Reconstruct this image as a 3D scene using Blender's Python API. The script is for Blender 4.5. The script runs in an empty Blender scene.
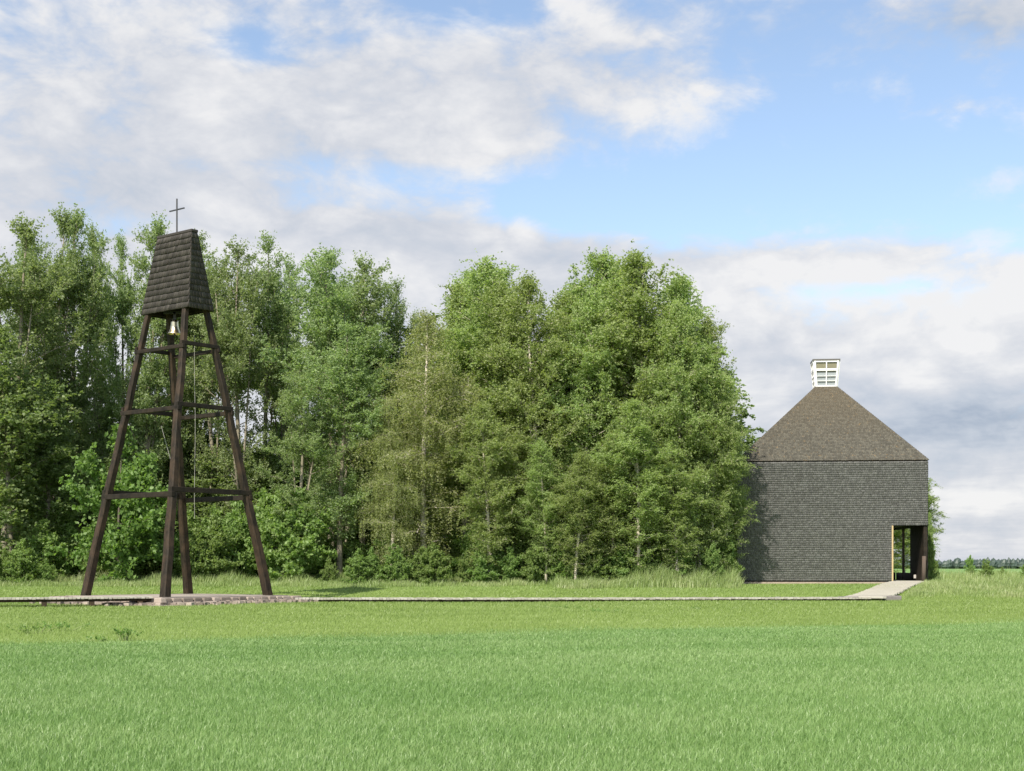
import bpy, math, random
import numpy as np
from mathutils import Vector, Matrix

# ------------------------------------------------------------------ camera, sky, sun, exposure
scene = bpy.context.scene
COL = scene.collection
R = math.radians
F = 1480.0          # focal length in pixels of the 1024 px wide picture
HZ = 568.0          # pixel row of the horizon
CAMZ = 1.6
cam_d = bpy.data.cameras.new("camera")
cam_d.sensor_width = 36.0
cam_d.lens = F / 1024 * 36
cam_d.shift_y = (HZ - 385.5) / 1024
cam_d.clip_start = 0.1
cam_d.clip_end = 12000
cam = bpy.data.objects.new("camera", cam_d)
cam.location = (0, 0, CAMZ)
cam.rotation_euler = (R(90), 0, 0)
COL.objects.link(cam)
scene.camera = cam

SUN_AZ, SUN_EL = R(-152), R(46)      # azimuth clockwise from +Y (view direction)
world = bpy.data.worlds.new("World")
scene.world = world
world.use_nodes = True
view = scene.view_settings
view.view_transform = 'Standard'
view.look = 'None'
view.gamma = 1.0
view.exposure = 1.15
view.use_curve_mapping = False

sun_d = bpy.data.lights.new("sun", 'SUN')
sun_d.energy = 3.6
sun_d.angle = R(0.6)
sun_d.color = (1.0, 0.93, 0.82)
sun = bpy.data.objects.new("sun", sun_d)
to_sun = Vector((math.sin(SUN_AZ) * math.cos(SUN_EL), math.cos(SUN_AZ) * math.cos(SUN_EL), math.sin(SUN_EL)))
sun.rotation_euler = to_sun.to_track_quat('Z', 'Y').to_euler()
sun.location = (0, 0, 60)
COL.objects.link(sun)


class NT:
    """small helper to write node trees as expressions"""
    def __init__(self, tree):
        self.t = tree
        self.n = tree.nodes
        self.l = tree.links

    def put(self, sock, v):
        if isinstance(v, bpy.types.NodeSocket):
            self.l.new(v, sock)
        elif isinstance(v, (tuple, list)) and sock.type == 'RGBA' and len(v) == 3:
            sock.default_value = (*v, 1)
        else:
            sock.default_value = v

    def m(self, op, a, b=None, c=None, clamp=False):
        n = self.n.new('ShaderNodeMath'); n.operation = op; n.use_clamp = clamp
        for i, v in enumerate((a, b, c)):
            if v is not None: self.put(n.inputs[i], v)
        return n.outputs[0]

    def sep(self, v):
        n = self.n.new('ShaderNodeSeparateXYZ'); self.put(n.inputs[0], v); return n.outputs

    def comb(self, x, y, z):
        n = self.n.new('ShaderNodeCombineXYZ')
        for i, v in enumerate((x, y, z)): self.put(n.inputs[i], v)
        return n.outputs[0]

    def noise(self, vec, scale, detail=4, rough=0.5, dist=0.0, out=0):
        n = self.n.new('ShaderNodeTexNoise')
        if vec is not None: self.put(n.inputs['Vector'], vec)
        n.inputs['Scale'].default_value = scale
        n.inputs['Detail'].default_value = detail
        n.inputs['Roughness'].default_value = rough
        n.inputs['Distortion'].default_value = dist
        return n.outputs[out]

    def ramp(self, v, stops):
        n = self.n.new('ShaderNodeValToRGB'); self.put(n.inputs[0], v)
        e = n.color_ramp.elements
        while len(e) < len(stops): e.new(0.5)
        for i, (p, c) in enumerate(stops):
            e[i].position = p
            e[i].color = (*c, 1) if len(c) == 3 else c
        return n.outputs[0]

    def smooth(self, v, a, b):
        n = self.n.new('ShaderNodeMapRange'); n.interpolation_type = 'SMOOTHSTEP'
        self.put(n.inputs['Value'], v)
        n.inputs['From Min'].default_value = a; n.inputs['From Max'].default_value = b
        return n.outputs['Result']

    def mix(self, f, a, b, mode='MIX'):
        n = self.n.new('ShaderNodeMix'); n.data_type = 'RGBA'; n.blend_type = mode
        self.put(n.inputs[0], f); self.put(n.inputs[6], a); self.put(n.inputs[7], b)
        return n.outputs[2]

    def mapping(self, vec, scale=(1, 1, 1), loc=(0, 0, 0), rot=(0, 0, 0)):
        n = self.n.new('ShaderNodeMapping'); self.put(n.inputs[0], vec)
        n.inputs['Scale'].default_value = scale; n.inputs['Location'].default_value = loc
        n.inputs['Rotation'].default_value = rot
        return n.outputs[0]


def build_world():
    T = NT(world.node_tree)
    bg = T.n['Background']
    bg.inputs['Strength'].default_value = 0.1
    sky = T.n.new('ShaderNodeTexSky')
    sky.sky_type = 'NISHITA'; sky.sun_disc = False
    sky.sun_elevation = SUN_EL; sky.sun_rotation = SUN_AZ
    sky.air_density = 1.0; sky.dust_density = 0.6; sky.ozone_density = 2.0
    tc = T.n.new('ShaderNodeTexCoord')
    d = tc.outputs['Generated']
    x, y, z = T.sep(d)
    az = T.m('ARCTAN2', x, y)                       # radians clockwise from north
    el = T.m('ARCSINE', z)
    # cloud-layer coordinates: the layer flattens towards the horizon
    zz = T.m('ADD', T.m('MAXIMUM', z, 0.0), 0.085)
    p = T.comb(T.m('DIVIDE', x, zz), T.m('DIVIDE', y, zz), 0.0)
    n1 = T.noise(T.mapping(p, (1.0, 0.8, 1), (3.1, 1.7, 0)), 1.1, 8, 0.56, 0.35)
    n2 = T.noise(T.mapping(p, (1.0, 0.9, 1), (9.1, 4.2, 0)), 3.2, 6, 0.6, 0.3)
    n3 = T.noise(T.mapping(T.comb(az, el, 0.0), (1.0, 2.0, 1), (2.0, 0.3, 0)), 9.0, 9, 0.60, 0.45)
    n4 = T.noise(T.mapping(T.comb(az, el, 0.0), (1.0, 1.9, 1), (5.0, 1.3, 0)), 30.0, 8, 0.62, 0.6)

    n5 = T.noise(T.mapping(T.comb(az, el, 0.0), (1.0, 1.5, 1), (7.7, 2.2, 0)), 13.0, 5, 0.55, 0.25)
    puff = T.m('SUBTRACT', T.m('MULTIPLY', T.m('ABSOLUTE', T.m('SUBTRACT', n5, 0.5)), 2.0), 0.18)

    def blob(px, py, rx, ry, w):
        u, v = (px - 512) / F, (HZ - py) / F
        a0, e0 = math.atan(u), math.atan(v * math.cos(math.atan(u)))
        dx = T.m('DIVIDE', T.m('SUBTRACT', az, a0), rx / F)
        dy = T.m('DIVIDE', T.m('SUBTRACT', el, e0), ry / F)
        r2 = T.m('ADD', T.m('MULTIPLY', dx, dx), T.m('MULTIPLY', dy, dy))
        return T.m('MULTIPLY', T.m('EXPONENT', T.m('MULTIPLY', r2, -1.0)), w)

    def total(lst):
        s = None
        for b in lst:
            v = blob(*b)
            s = v if s is None else T.m('ADD', s, v)
        return s
    cover = total(COVER)
    f = T.m('ADD', T.m('ADD', cover, T.m('MULTIPLY', T.m('SUBTRACT', n1, 0.5), 1.3)),
            T.m('ADD', T.m('MULTIPLY', T.m('SUBTRACT', n2, 0.5), 0.55), T.m('ADD', T.m('MULTIPLY', T.m('SUBTRACT', n3, 0.5), 1.9), T.m('MULTIPLY', T.m('SUBTRACT', n4, 0.5), 0.75))))
    f = T.m('ADD', f, T.m('MULTIPLY', puff, 0.9))
    mask = T.m('MULTIPLY', T.smooth(f, -0.25, 0.60), 0.97)
    shade = total(SHADE)
    g = T.m('ADD', T.m('ADD', shade, 0.70), T.m('ADD', T.m('MULTIPLY', T.m('SUBTRACT', n3, 0.5), 1.45),
            T.m('MULTIPLY', T.m('SUBTRACT', n2, 0.5), 0.7)))
    g = T.m('ADD', g, T.m('ADD', T.m('MULTIPLY', T.m('SUBTRACT', n4, 0.5), 0.65), T.m('MULTIPLY', T.m('SUBTRACT', 0.6, T.m('MINIMUM', f, 1.6)), 0.22)))
    g = T.m('ADD', g, T.m('MULTIPLY', puff, 1.1))
    cloud = T.ramp(g, [(0.0, (1.75, 2.05, 2.55)), (0.3, (2.5, 2.72, 3.1)), (0.6, (3.05, 3.15, 3.4)), (1.0, (4.0, 3.98, 4.0))])
    # unseen clouds behind the viewer and overhead are brightened for extra fill light
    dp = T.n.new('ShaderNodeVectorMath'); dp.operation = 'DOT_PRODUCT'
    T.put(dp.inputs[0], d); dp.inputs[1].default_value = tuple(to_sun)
    fill_gain = T.m('ADD', 1.0, T.m('MULTIPLY', T.smooth(dp.outputs['Value'], 0.1, 0.95), 1.6))
    cloud = T.mix(1.0, cloud, T.comb(fill_gain, fill_gain, fill_gain), 'MULTIPLY')
    hs = T.n.new('ShaderNodeHueSaturation')
    hs.inputs['Saturation'].default_value = SKY_SAT
    hs.inputs['Value'].default_value = SKY_VAL
    hs.inputs['Hue'].default_value = 0.499
    T.put(hs.inputs['Color'], sky.outputs[0])
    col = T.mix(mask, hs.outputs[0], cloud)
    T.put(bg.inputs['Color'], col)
    world.cycles.sampling_method = 'MANUAL'
    world.cycles.sample_map_resolution = 512


SKY_SAT, SKY_VAL = 0.88, 0.88
# (pixel-like centre and radii turned into azimuth / elevation of the real sky, weight)
COVER = [(150, 130, 330, 170, 0.75), (470, 110, 280, 70, 0.40), (250, 45, 40, 20, -0.75), (470, 12, 60, 18, -0.45),
         (640, 60, 130, 60, 0.22), (820, 135, 230, 85, -0.62), (1000, 20, 150, 45, 0.75), (700, 195, 200, 42, -0.45),
         (380, 175, 170, 20, -0.5), (150, 225, 60, 16, -0.5), (540, 215, 70, 28, -0.6), (330, 205, 90, 14, -0.35),
         (450, 245, 180, 26, 0.6), (760, 270, 260, 30, 0.75), (860, 288, 60, 12, -0.6), (930, 110, 60, 16, 0.5), (770, 205, 60, 14, 0.45),
         (900, 400, 300, 110, 0.65), (800, 545, 900, 60, 0.9), (560, 380, 500, 100, 0.7), (100, 350, 300, 100, 0.7), (1000, 240, 40, 14, -0.2)]
SHADE = [(920, 430, 150, 34, -0.42), (760, 380, 120, 60, 0.25), (880, 310, 200, 40, 0.3), (975, 343, 26, 9, 0.5), (925, 385, 30, 8, 0.35), (1000, 300, 60, 16, .3), (900, 360, 60, 22, 0.3), (800, 275, 220, 26, 0.35),
         (760, 360, 90, 30, -0.2), (960, 500, 110, 14, 0.35), (930, 540, 160, 14, 0.25), (1000, 15, 160, 40, -0.35),
         (60, 60, 160, 60, 0.1), (330, 120, 190, 40, 0.15), (230, 180, 160, 26, -0.12), (100, 330, 300, 80, 0.3), (960, 410, 120, 25, -0.12)]
build_world()

# ------------------------------------------------------------------ materials
def new_mat(name):
    m = bpy.data.materials.new(name); m.use_nodes = True
    T = NT(m.node_tree)
    return m, T, T.n['Principled BSDF']


def bump(T, b, h, strength=0.4, dist=0.02):
    n = T.n.new('ShaderNodeBump'); n.inputs['Strength'].default_value = strength
    n.inputs['Distance'].default_value = dist
    T.put(n.inputs['Height'], h); T.put(b.inputs['Normal'], n.outputs[0])


def obj_coord(T): return T.n.new('ShaderNodeTexCoord').outputs['Object']
def world_pos(T): return T.n.new('ShaderNodeNewGeometry').outputs['Position']
def island(T): return T.n.new('ShaderNodeNewGeometry').outputs['Random Per Island']


def foliage_mat(name, dark, mid, light, transl=0.55, rough=0.5, patch=0.35):
    m, T, b = new_mat(name)
    rnd = island(T)
    oi = T.n.new('ShaderNodeObjectInfo').outputs['Random']
    nz = T.noise(world_pos(T), 0.45, 3, 0.6)
    v = T.m('ADD', T.m('MULTIPLY', rnd, 0.65), T.m('MULTIPLY', nz, patch), clamp=True)
    col = T.ramp(v, [(0.05, dark), (0.45, mid), (0.95, light)])
    hs = T.n.new('ShaderNodeHueSaturation')
    T.put(hs.inputs['Hue'], T.m('ADD', 0.486, T.m('MULTIPLY', oi, 0.020)))
    hs.inputs['Saturation'].default_value = 0.88
    T.put(hs.inputs['Value'], T.m('ADD', 1.0, T.m('MULTIPLY', oi, 0.24)))
    T.put(hs.inputs['Color'], col)
    c = hs.outputs[0]
    T.put(b.inputs['Base Color'], c)
    b.inputs['Roughness'].default_value = rough
    b.inputs['Specular IOR Level'].default_value = 0.35
    tr = T.n.new('ShaderNodeBsdfTranslucent')
    T.put(tr.inputs[0], T.mix(1.0, c, (1.15, 1.25, 0.6), 'MULTIPLY'))
    mx = T.n.new('ShaderNodeMixShader'); mx.inputs[0].default_value = transl
    T.l.new(b.outputs[0], mx.inputs[1]); T.l.new(tr.outputs[0], mx.inputs[2])
    T.l.new(mx.outputs[0], T.n['Material Output'].inputs[0])
    return m


M = {}
M['leaf_birch'] = foliage_mat('birch_leaves', (.155, .225, .055), (.235, .315, .09), (.32, .39, .15))
M['leaf_aspen'] = foliage_mat('aspen_leaves', (.135, .20, .072), (.20, .275, .10), (.285, .35, .155))
M['leaf_olive'] = foliage_mat('weeping_birch_leaves', (.185, .225, .075), (.26, .30, .11), (.33, .36, .16))
M['leaf_maple'] = foliage_mat('broad_leaves', (.085, .165, .030), (.13, .25, .042), (.19, .32, .075))
M['leaf_shrub'] = foliage_mat('shrub_leaves', (.12, .20, .042), (.18, .285, .062), (.26, .36, .105))
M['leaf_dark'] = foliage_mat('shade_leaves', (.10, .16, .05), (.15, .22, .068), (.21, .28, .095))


def bark_mat(name, a, bcol, dark, scale=(6, 6, 1.6), thr=(0.56, 0.66)):
    m, T, b = new_mat(name)
    p = obj_coord(T)
    n = T.noise(T.mapping(p, scale), 1.0, 5, 0.65)
    n2 = T.noise(T.mapping(p, (3, 3, 9)), 1.0, 4, 0.6)
    col = T.mix(n, a, bcol)
    col = T.mix(T.smooth(n2, thr[0], thr[1]), col, dark)
    T.put(b.inputs['Base Color'], col); b.inputs['Roughness'].default_value = 0.85
    bump(T, b, n, 0.5, 0.03)
    return m


M['far'] = foliage_mat('hazed_forest_leaves', (.026, .045, .035), (.038, .06, .045), (.05, .075, .055), 0.1)  # bluish haze of distance is put into this leaf colour
M['bark_birch'] = bark_mat('birch_bark', (.42, .36, .28), (.55, .50, .42), (.06, .05, .045))
M['bark_aspen'] = bark_mat('aspen_bark', (.16, .14, .10), (.24, .21, .15), (.07, .06, .045))
M['bark_dark'] = bark_mat('dark_bark', (.07, .06, .045), (.12, .10, .075), (.03, .027, .02))


def wood_mat(name, dark, light, warm, warm_amt, rough=0.75, grain=(14, 14, 0.8)):
    m, T, b = new_mat(name)
    p = obj_coord(T)
    g = T.noise(T.mapping(p, grain), 1.0, 6, 0.65, 0.4)
    q = T.noise(p, 1.3, 5, 0.6)
    col = T.ramp(g, [(0.3, dark), (0.7, light)])
    col = T.mix(T.m('MULTIPLY', T.smooth(q, 0.42, 0.66), warm_amt), col, warm)
    T.put(b.inputs['Base Color'], col); b.inputs['Roughness'].default_value = rough
    b.inputs['Specular IOR Level'].default_value = 0.15
    bump(T, b, g, 0.8, 0.02)
    return m


M['tar_log'] = wood_mat('tarred_log', (.006, .005, .0035), (.036, .027, .018), (.080, .050, .030), 0.4, 0.6)
M['tar_beam'] = wood_mat('tarred_beam', (.007, .006, .0045), (.028, .022, .016), (.05, .034, .020), 0.3, 0.65, (3, 3, 3))
M['dark_log'] = wood_mat('old_dark_log', (.020, .014, .010), (.05, .035, .022), (.09, .06, .035), 0.5, 0.7)
M['trim'] = wood_mat('fresh_pine_trim', (.38, .29, .15), (.46, .36, .20), (.41, .31, .17), 0.5)
M['grey_post'] = wood_mat('weathered_post', (.05, .04, .032), (.12, .095, .075), (.09, .06, .045), 0.4)


def shingle_mat(name, stops, lichen, lichen_amt, rough=0.8, tint=None):
    m, T, b = new_mat(name)
    p = obj_coord(T)
    v = T.m('ADD', T.m('MULTIPLY', island(T), 0.72), T.m('MULTIPLY', T.noise(p, 0.8, 4, 0.6), 0.28))
    col = T.ramp(v, stops)
    g = T.noise(T.mapping(p, (30, 30, 4)), 1.0, 4, 0.6)
    col = T.mix(T.m('MULTIPLY', g, 0.5), col, tuple(c * 0.55 for c in stops[0][1]))
    l = T.smooth(T.noise(p, 5.5, 4, 0.7), 0.60, 0.68)
    z = T.sep(p)[2]
    if tint:
        big = T.smooth(z, tint[0], tint[1])
        col = T.mix(T.m('MULTIPLY', big, tint[3]), col, tint[2])
    col = T.mix(T.m('MULTIPLY', l, lichen_amt), col, lichen)
    T.put(b.inputs['Base Color'], col); b.inputs['Roughness'].default_value = rough
    b.inputs['Specular IOR Level'].default_value = 0.25
    bump(T, b, g, 0.4, 0.01)
    return m


M['church_wall'] = shingle_mat('wall_shingles', [(0.05, (.110, .108, .105)), (0.5, (.158, .155, .151)), (0.97, (.225, .222, .216))], (.22, .21, .195), 0.25)
M['church_roof'] = shingle_mat('roof_shingles', [(0.05, (.056, .052, .042)), (0.5, (.088, .082, .066)), (0.97, (.135, .126, .10))], (.24, .16, .075), 0.6,
                               tint=(8.5, 13.0, (.105, .082, .05), 0.45))
M['tower_shingle'] = shingle_mat('belfry_shingles', [(0.05, (.030, .026, .022)), (0.5, (.054, .047, .041)), (0.97, (.092, .081, .070))], (.10, .08, .065), 0.25, 0.62)


def flat_mat(name, col, rough=0.6, metal=0.0, var=0.2, scale=6.0):
    m, T, b = new_mat(name)
    n = T.noise(obj_coord(T), scale, 4, 0.6)
    c = T.mix(n, tuple(v * (1 - var) for v in col), tuple(min(1, v * (1 + var)) for v in col))
    T.put(b.inputs['Base Color'], c); b.inputs['Roughness'].default_value = rough
    b.inputs['Metallic'].default_value = metal
    return m


M['white_paint'] = flat_mat('white_paint', (.62, .62, .60), 0.5, 0, 0.04)
M['cap'] = flat_mat('dark_cap', (.09, .085, .075), 0.5)
M['brass'] = flat_mat('brass', (.80, .66, .40), 0.28, 1.0, 0.08)
M['iron'] = flat_mat('black_iron', (.035, .035, .037), 0.5, 0.3)
M['rope'] = flat_mat('rope', (.30, .29, .26), 0.8)
M['pale'] = flat_mat('pale_box', (.36, .33, .30), 0.6)
mg, Tg, bgl = new_mat('lantern_glass')
bgl.inputs['Base Color'].default_value = (.27, .30, .31, 1); bgl.inputs['Roughness'].default_value = 0.12
bgl.inputs['Specular IOR Level'].default_value = 0.8
M['glass'] = mg
M['blind'] = flat_mat('olive_blind', (.16, .15, .09), 0.6)


def plank_mat():
    m, T, b = new_mat('weathered_planks')
    p = obj_coord(T)
    v = T.m('ADD', T.m('MULTIPLY', island(T), 0.6), T.m('MULTIPLY', T.noise(T.mapping(p, (5, 5, 5)), 1.0, 5, 0.65), 0.4))
    col = T.ramp(v, [(0.1, (.23, .215, .175)), (0.5, (.32, .302, .25)), (0.95, (.43, .41, .35))])
    T.put(b.inputs['Base Color'], col); b.inputs['Roughness'].default_value = 0.8
    return m


def stone_mat():
    m, T, b = new_mat('granite_stones')
    p = obj_coord(T)
    v = T.m('ADD', T.m('MULTIPLY', island(T), 0.6), T.m('MULTIPLY', T.noise(p, 9.0, 5, 0.7), 0.4))
    col = T.ramp(v, [(0.1, (.11, .088, .07)), (0.5, (.21, .172, .14)), (0.95, (.36, .30, .25))])
    T.put(b.inputs['Base Color'], col); b.inputs['Roughness'].default_value = 0.85
    bump(T, b, T.noise(p, 22, 4, 0.6), 0.5, 0.02)
    return m


M['plank'] = plank_mat()
M['stone'] = stone_mat()
M['plinth'] = flat_mat('tan_plinth_stone', (.27, .22, .17), 0.9, 0, 0.35, 5.0)
M['dark_stone'] = flat_mat('grey_stone_block', (.15, .135, .125), 0.85, 0, 0.4, 7.0)
M['gravel'] = flat_mat('pinkish_gravel', (.27, .23, .19), 0.9, 0, 0.5, 3.0)


def blade_mat(name, stops, scale=0.12, transl=0.3, patch=0.5, stretch=(1, 1, 1), lvl=0.0):
    m, T, b = new_mat(name)
    p = world_pos(T)
    n = T.noise(T.mapping(p, stretch), scale, 5, 0.6, 0.5)
    v = T.m('ADD', T.m('MULTIPLY', island(T), 1 - patch), T.m('MULTIPLY', T.smooth(n, 0.3, 0.7), patch), clamp=True)
    col = T.ramp(T.m('ADD', v, lvl), stops)
    T.put(b.inputs['Base Color'], col); b.inputs['Roughness'].default_value = 0.42
    b.inputs['Specular IOR Level'].default_value = 0.4
    tr = T.n.new('ShaderNodeBsdfTranslucent')
    T.put(tr.inputs[0], T.mix(1.0, col, (1.1, 1.2, 0.6), 'MULTIPLY'))
    mx = T.n.new('ShaderNodeMixShader'); mx.inputs[0].default_value = transl
    T.l.new(b.outputs[0], mx.inputs[1]); T.l.new(tr.outputs[0], mx.inputs[2])
    T.l.new(mx.outputs[0], T.n['Material Output'].inputs[0])
    return m


M['crop'] = blade_mat('young_cereal_blades', [(0.0, (.125, .225, .062)), (0.5, (.185, .292, .092)), (1.0, (.28, .375, .16))], 0.25, patch=0.4, stretch=(0.5, 1.2, 1))
M['lawn'] = blade_mat('low_grass_blades', [(0.0, (.135, .20, .045)), (0.5, (.18, .25, .062)), (1.0, (.25, .32, .105))], 0.3, patch=0.5, stretch=(0.6, 1.2, 1))
M['meadow'] = blade_mat('tall_grass_blades', [(0.0, (.15, .22, .06)), (0.5, (.23, .30, .10)), (1.0, (.36, .38, .20))], 0.35, patch=0.5)


def ground_mat():
    m, T, b = new_mat('field_ground')
    p = world_pos(T)
    x, y, z = T.sep(p)
    fine = T.noise(p, 9.0, 5, 0.7)
    big = T.noise(T.mapping(p, (0.5, 1.0, 1)), 0.16, 4, 0.6, 0.6)
    v = T.m('ADD', T.m('MULTIPLY', fine, 0.6), T.m('MULTIPLY', big, 0.4))
    crop = T.ramp(v, [(0.3, (.075, .14, .036)), (0.7, (.13, .22, .062))])
    lawn = T.ramp(v, [(0.3, (.12, .175, .042)), (0.7, (.18, .25, .062))])
    mead = T.ramp(v, [(0.3, (.11, .18, .045)), (0.7, (.20, .28, .08))])
    far = T.ramp(T.noise(T.mapping(p, (.02, .05, 1)), 1.0, 5, 0.6), [(0.3, (.11, .20, .065)), (0.7, (.17, .27, .085))])
    wob = T.m('MULTIPLY', T.m('SUBTRACT', T.noise(p, 0.5, 4, 0.6), 0.5), 1.6)
    dline = T.m('ADD', T.m('SUBTRACT', y, T.m('ADD', 36.0, T.m('MULTIPLY', x, 0.5))), wob)
    c = T.mix(T.smooth(dline, -2.0, 2.0), crop, lawn)
    c = T.mix(T.smooth(T.m('ADD', y, T.m('MULTIPLY', wob, 2)), 74.0, 82.0), c, mead)
    c = T.mix(T.smooth(y, 130.0, 170.0), c, far)
    T.put(b.inputs['Base Color'], c); b.inputs['Roughness'].default_value = 0.95
    b.inputs['Specular IOR Level'].default_value = 0.1
    bump(T, b, fine, 0.5, 0.06)
    return m


M['ground'] = ground_mat()

# ------------------------------------------------------------------ mesh helpers
def make_obj(name, mesh, parent=None):
    o = bpy.data.objects.new(name, mesh); COL.objects.link(o)
    if parent: o.parent = parent
    return o


def np_mesh(name, V, loops, starts, totals, mat, smooth=False):
    me = bpy.data.meshes.new(name)
    me.vertices.add(len(V)); me.vertices.foreach_set('co', np.asarray(V, dtype=np.float32).ravel())
    me.loops.add(len(loops)); me.loops.foreach_set('vertex_index', np.asarray(loops, dtype=np.int32))
    me.polygons.add(len(starts))
    me.polygons.foreach_set('loop_start', np.asarray(starts, dtype=np.int32))
    try: me.polygons.foreach_set('loop_total', np.asarray(totals, dtype=np.int32))
    except Exception: pass
    me.update(calc_edges=True); me.validate()
    if smooth: me.polygons.foreach_set('use_smooth', np.ones(len(starts), dtype=bool))
    me.materials.append(mat)
    return me


def quads_mesh(name, V, k, mat, faces_pattern=None):
    """V: (n,k,3) vertices per element; faces_pattern: list of index tuples within an element"""
    n = V.shape[0]
    if faces_pattern is None: faces_pattern = [tuple(range(k))]
    base = (np.arange(n) * k)[:, None]
    per = np.concatenate([np.array(f) for f in faces_pattern])
    loops = (base + per[None, :]).ravel()
    tot = np.tile(np.array([len(f) for f in faces_pattern]), n)
    st = np.concatenate([[0], np.cumsum(tot)[:-1]])
    return np_mesh(name, V.reshape(-1, 3), loops, st, tot, mat)


class MB:
    """collects polygons and builds one mesh"""
    def __init__(self): self.v = []; self.f = []
    def add(self, verts, faces):
        b = len(self.v); self.v += [tuple(v) for v in verts]; self.f += [tuple(i + b for i in f) for f in faces]
    def hexa(self, p):     # 8 corners: bottom 0-3 ccw, top 4-7
        self.add(p, [(0, 3, 2, 1), (4, 5, 6, 7), (0, 1, 5, 4), (1, 2, 6, 5), (2, 3, 7, 6), (3, 0, 4, 7)])
    def box(self, x0, x1, y0, y1, z0, z1):
        self.hexa([(x0, y0, z0), (x1, y0, z0), (x1, y1, z0), (x0, y1, z0), (x0, y0, z1), (x1, y0, z1), (x1, y1, z1), (x0, y1, z1)])
    def beam(self, a, b, w, h, up=(0, 0, 1)):
        a, b = Vector(a), Vector(b); d = (b - a).normalized()
        s = d.cross(Vector(up))
        if s.length < 1e-4: s = Vector((1, 0, 0))
        s.normalize(); u = s.cross(d).normalized()
        s *= w / 2; u *= h / 2
        self.hexa([a - s - u, b - s - u, b + s - u, a + s - u, a - s + u, b - s + u, b + s + u, a + s + u])
    def tube(self, pts, rad, n=6, cap=True):
        rings = []
        for i, p in enumerate(pts):
            p = Vector(p)
            t = (Vector(pts[min(i + 1, len(pts) - 1)]) - Vector(pts[max(i - 1, 0)])).normalized()
            s = t.cross(Vector((0.13, 0.97, 0.2))).normalized(); u = s.cross(t)
            rings.append([p + (s * math.cos(2 * math.pi * k / n) + u * math.sin(2 * math.pi * k / n)) * rad[i] for k in range(n)])
        b = len(self.v)
        for r in rings: self.v += [tuple(q) for q in r]
        for i in range(len(rings) - 1):
            for k in range(n):
                k2 = (k + 1) % n
                self.f.append((b + i * n + k, b + i * n + k2, b + (i + 1) * n + k2, b + (i + 1) * n + k))
        if cap:
            self.f.append(tuple(b + k for k in range(n))[::-1]); e = b + (len(rings) - 1) * n
            self.f.append(tuple(e + k for k in range(n)))
    def lathe(self, prof, n=20, c=(0, 0, 0)):
        b = len(self.v)
        for r, z in prof:
            for k in range(n):
                a = 2 * math.pi * k / n
                self.v.append((c[0] + r * math.cos(a), c[1] + r * math.sin(a), c[2] + z))
        for i in range(len(prof) - 1):
            for k in range(n):
                k2 = (k + 1) % n
                self.f.append((b + i * n + k, b + i * n + k2, b + (i + 1) * n + k2, b + (i + 1) * n + k))
    def mesh(self, name, mat, smooth=False):
        me = bpy.data.meshes.new(name); me.from_pydata(self.v, [], self.f); me.update()
        me.materials.append(mat)
        if smooth:
            for p in me.polygons: p.use_smooth = True
        return me
    def build(self, name, mat, parent=None, smooth=False, bevel=0.0):
        o = make_obj(name, self.mesh(name, mat, smooth), parent)
        if bevel:
            m = o.modifiers.new('bevel', 'BEVEL'); m.width = bevel; m.segments = 2
        return o


def tag(o, label=None, cat=None, group=None, kind=None):
    if label: o['label'] = label
    if cat: o['category'] = cat
    if group: o['group'] = group
    if kind: o['kind'] = kind
    return o


def empty(name, loc, rz=0.0):
    o = bpy.data.objects.new(name, None); COL.objects.link(o)
    o.location = loc; o.rotation_euler = (0, 0, rz); o.empty_display_size = 0.5
    return o


def sstep(a, b, v):
    t = np.clip((np.asarray(v, dtype=float) - a) / (b - a), 0, 1); return t * t * (3 - 2 * t)


def gz(x, y):
    """terrain height"""
    y = np.asarray(y, dtype=float); x = np.asarray(x, dtype=float)
    z = 0.06 * sstep(50, 62, y) + 0.59 * sstep(68, 84, y)
    z = z + 0.02 * np.sin(x * 0.31 + y * 0.17) * sstep(8, 20, y) * (1 - sstep(200, 400, y))
    return z


def at(px, Y): return (px - 512) / F * Y

# ------------------------------------------------------------------ ground
def build_ground():
    ys = np.concatenate([np.array([-60, -20, 0, 5]), np.arange(8, 130, 1.5), np.geomspace(131, 6500, 40)])
    xs = np.concatenate([-np.geomspace(5000, 62, 18), np.arange(-60, 61, 2.0), np.geomspace(62, 5000, 18)])
    X, Y = np.meshgrid(xs, ys)
    Z = gz(X, Y)
    V = np.stack([X, Y, Z], -1).reshape(-1, 3)
    nx, ny = len(xs), len(ys)
    i = np.arange(ny - 1)[:, None] * nx + np.arange(nx - 1)[None, :]
    q = np.stack([i, i + 1, i + nx + 1, i + nx], -1).reshape(-1, 4)
    me = np_mesh('ground', V, q.ravel(), np.arange(len(q)) * 4, np.full(len(q), 4), M['ground'], True)
    tag(make_obj('ground', me), kind='structure')


build_ground()


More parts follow.
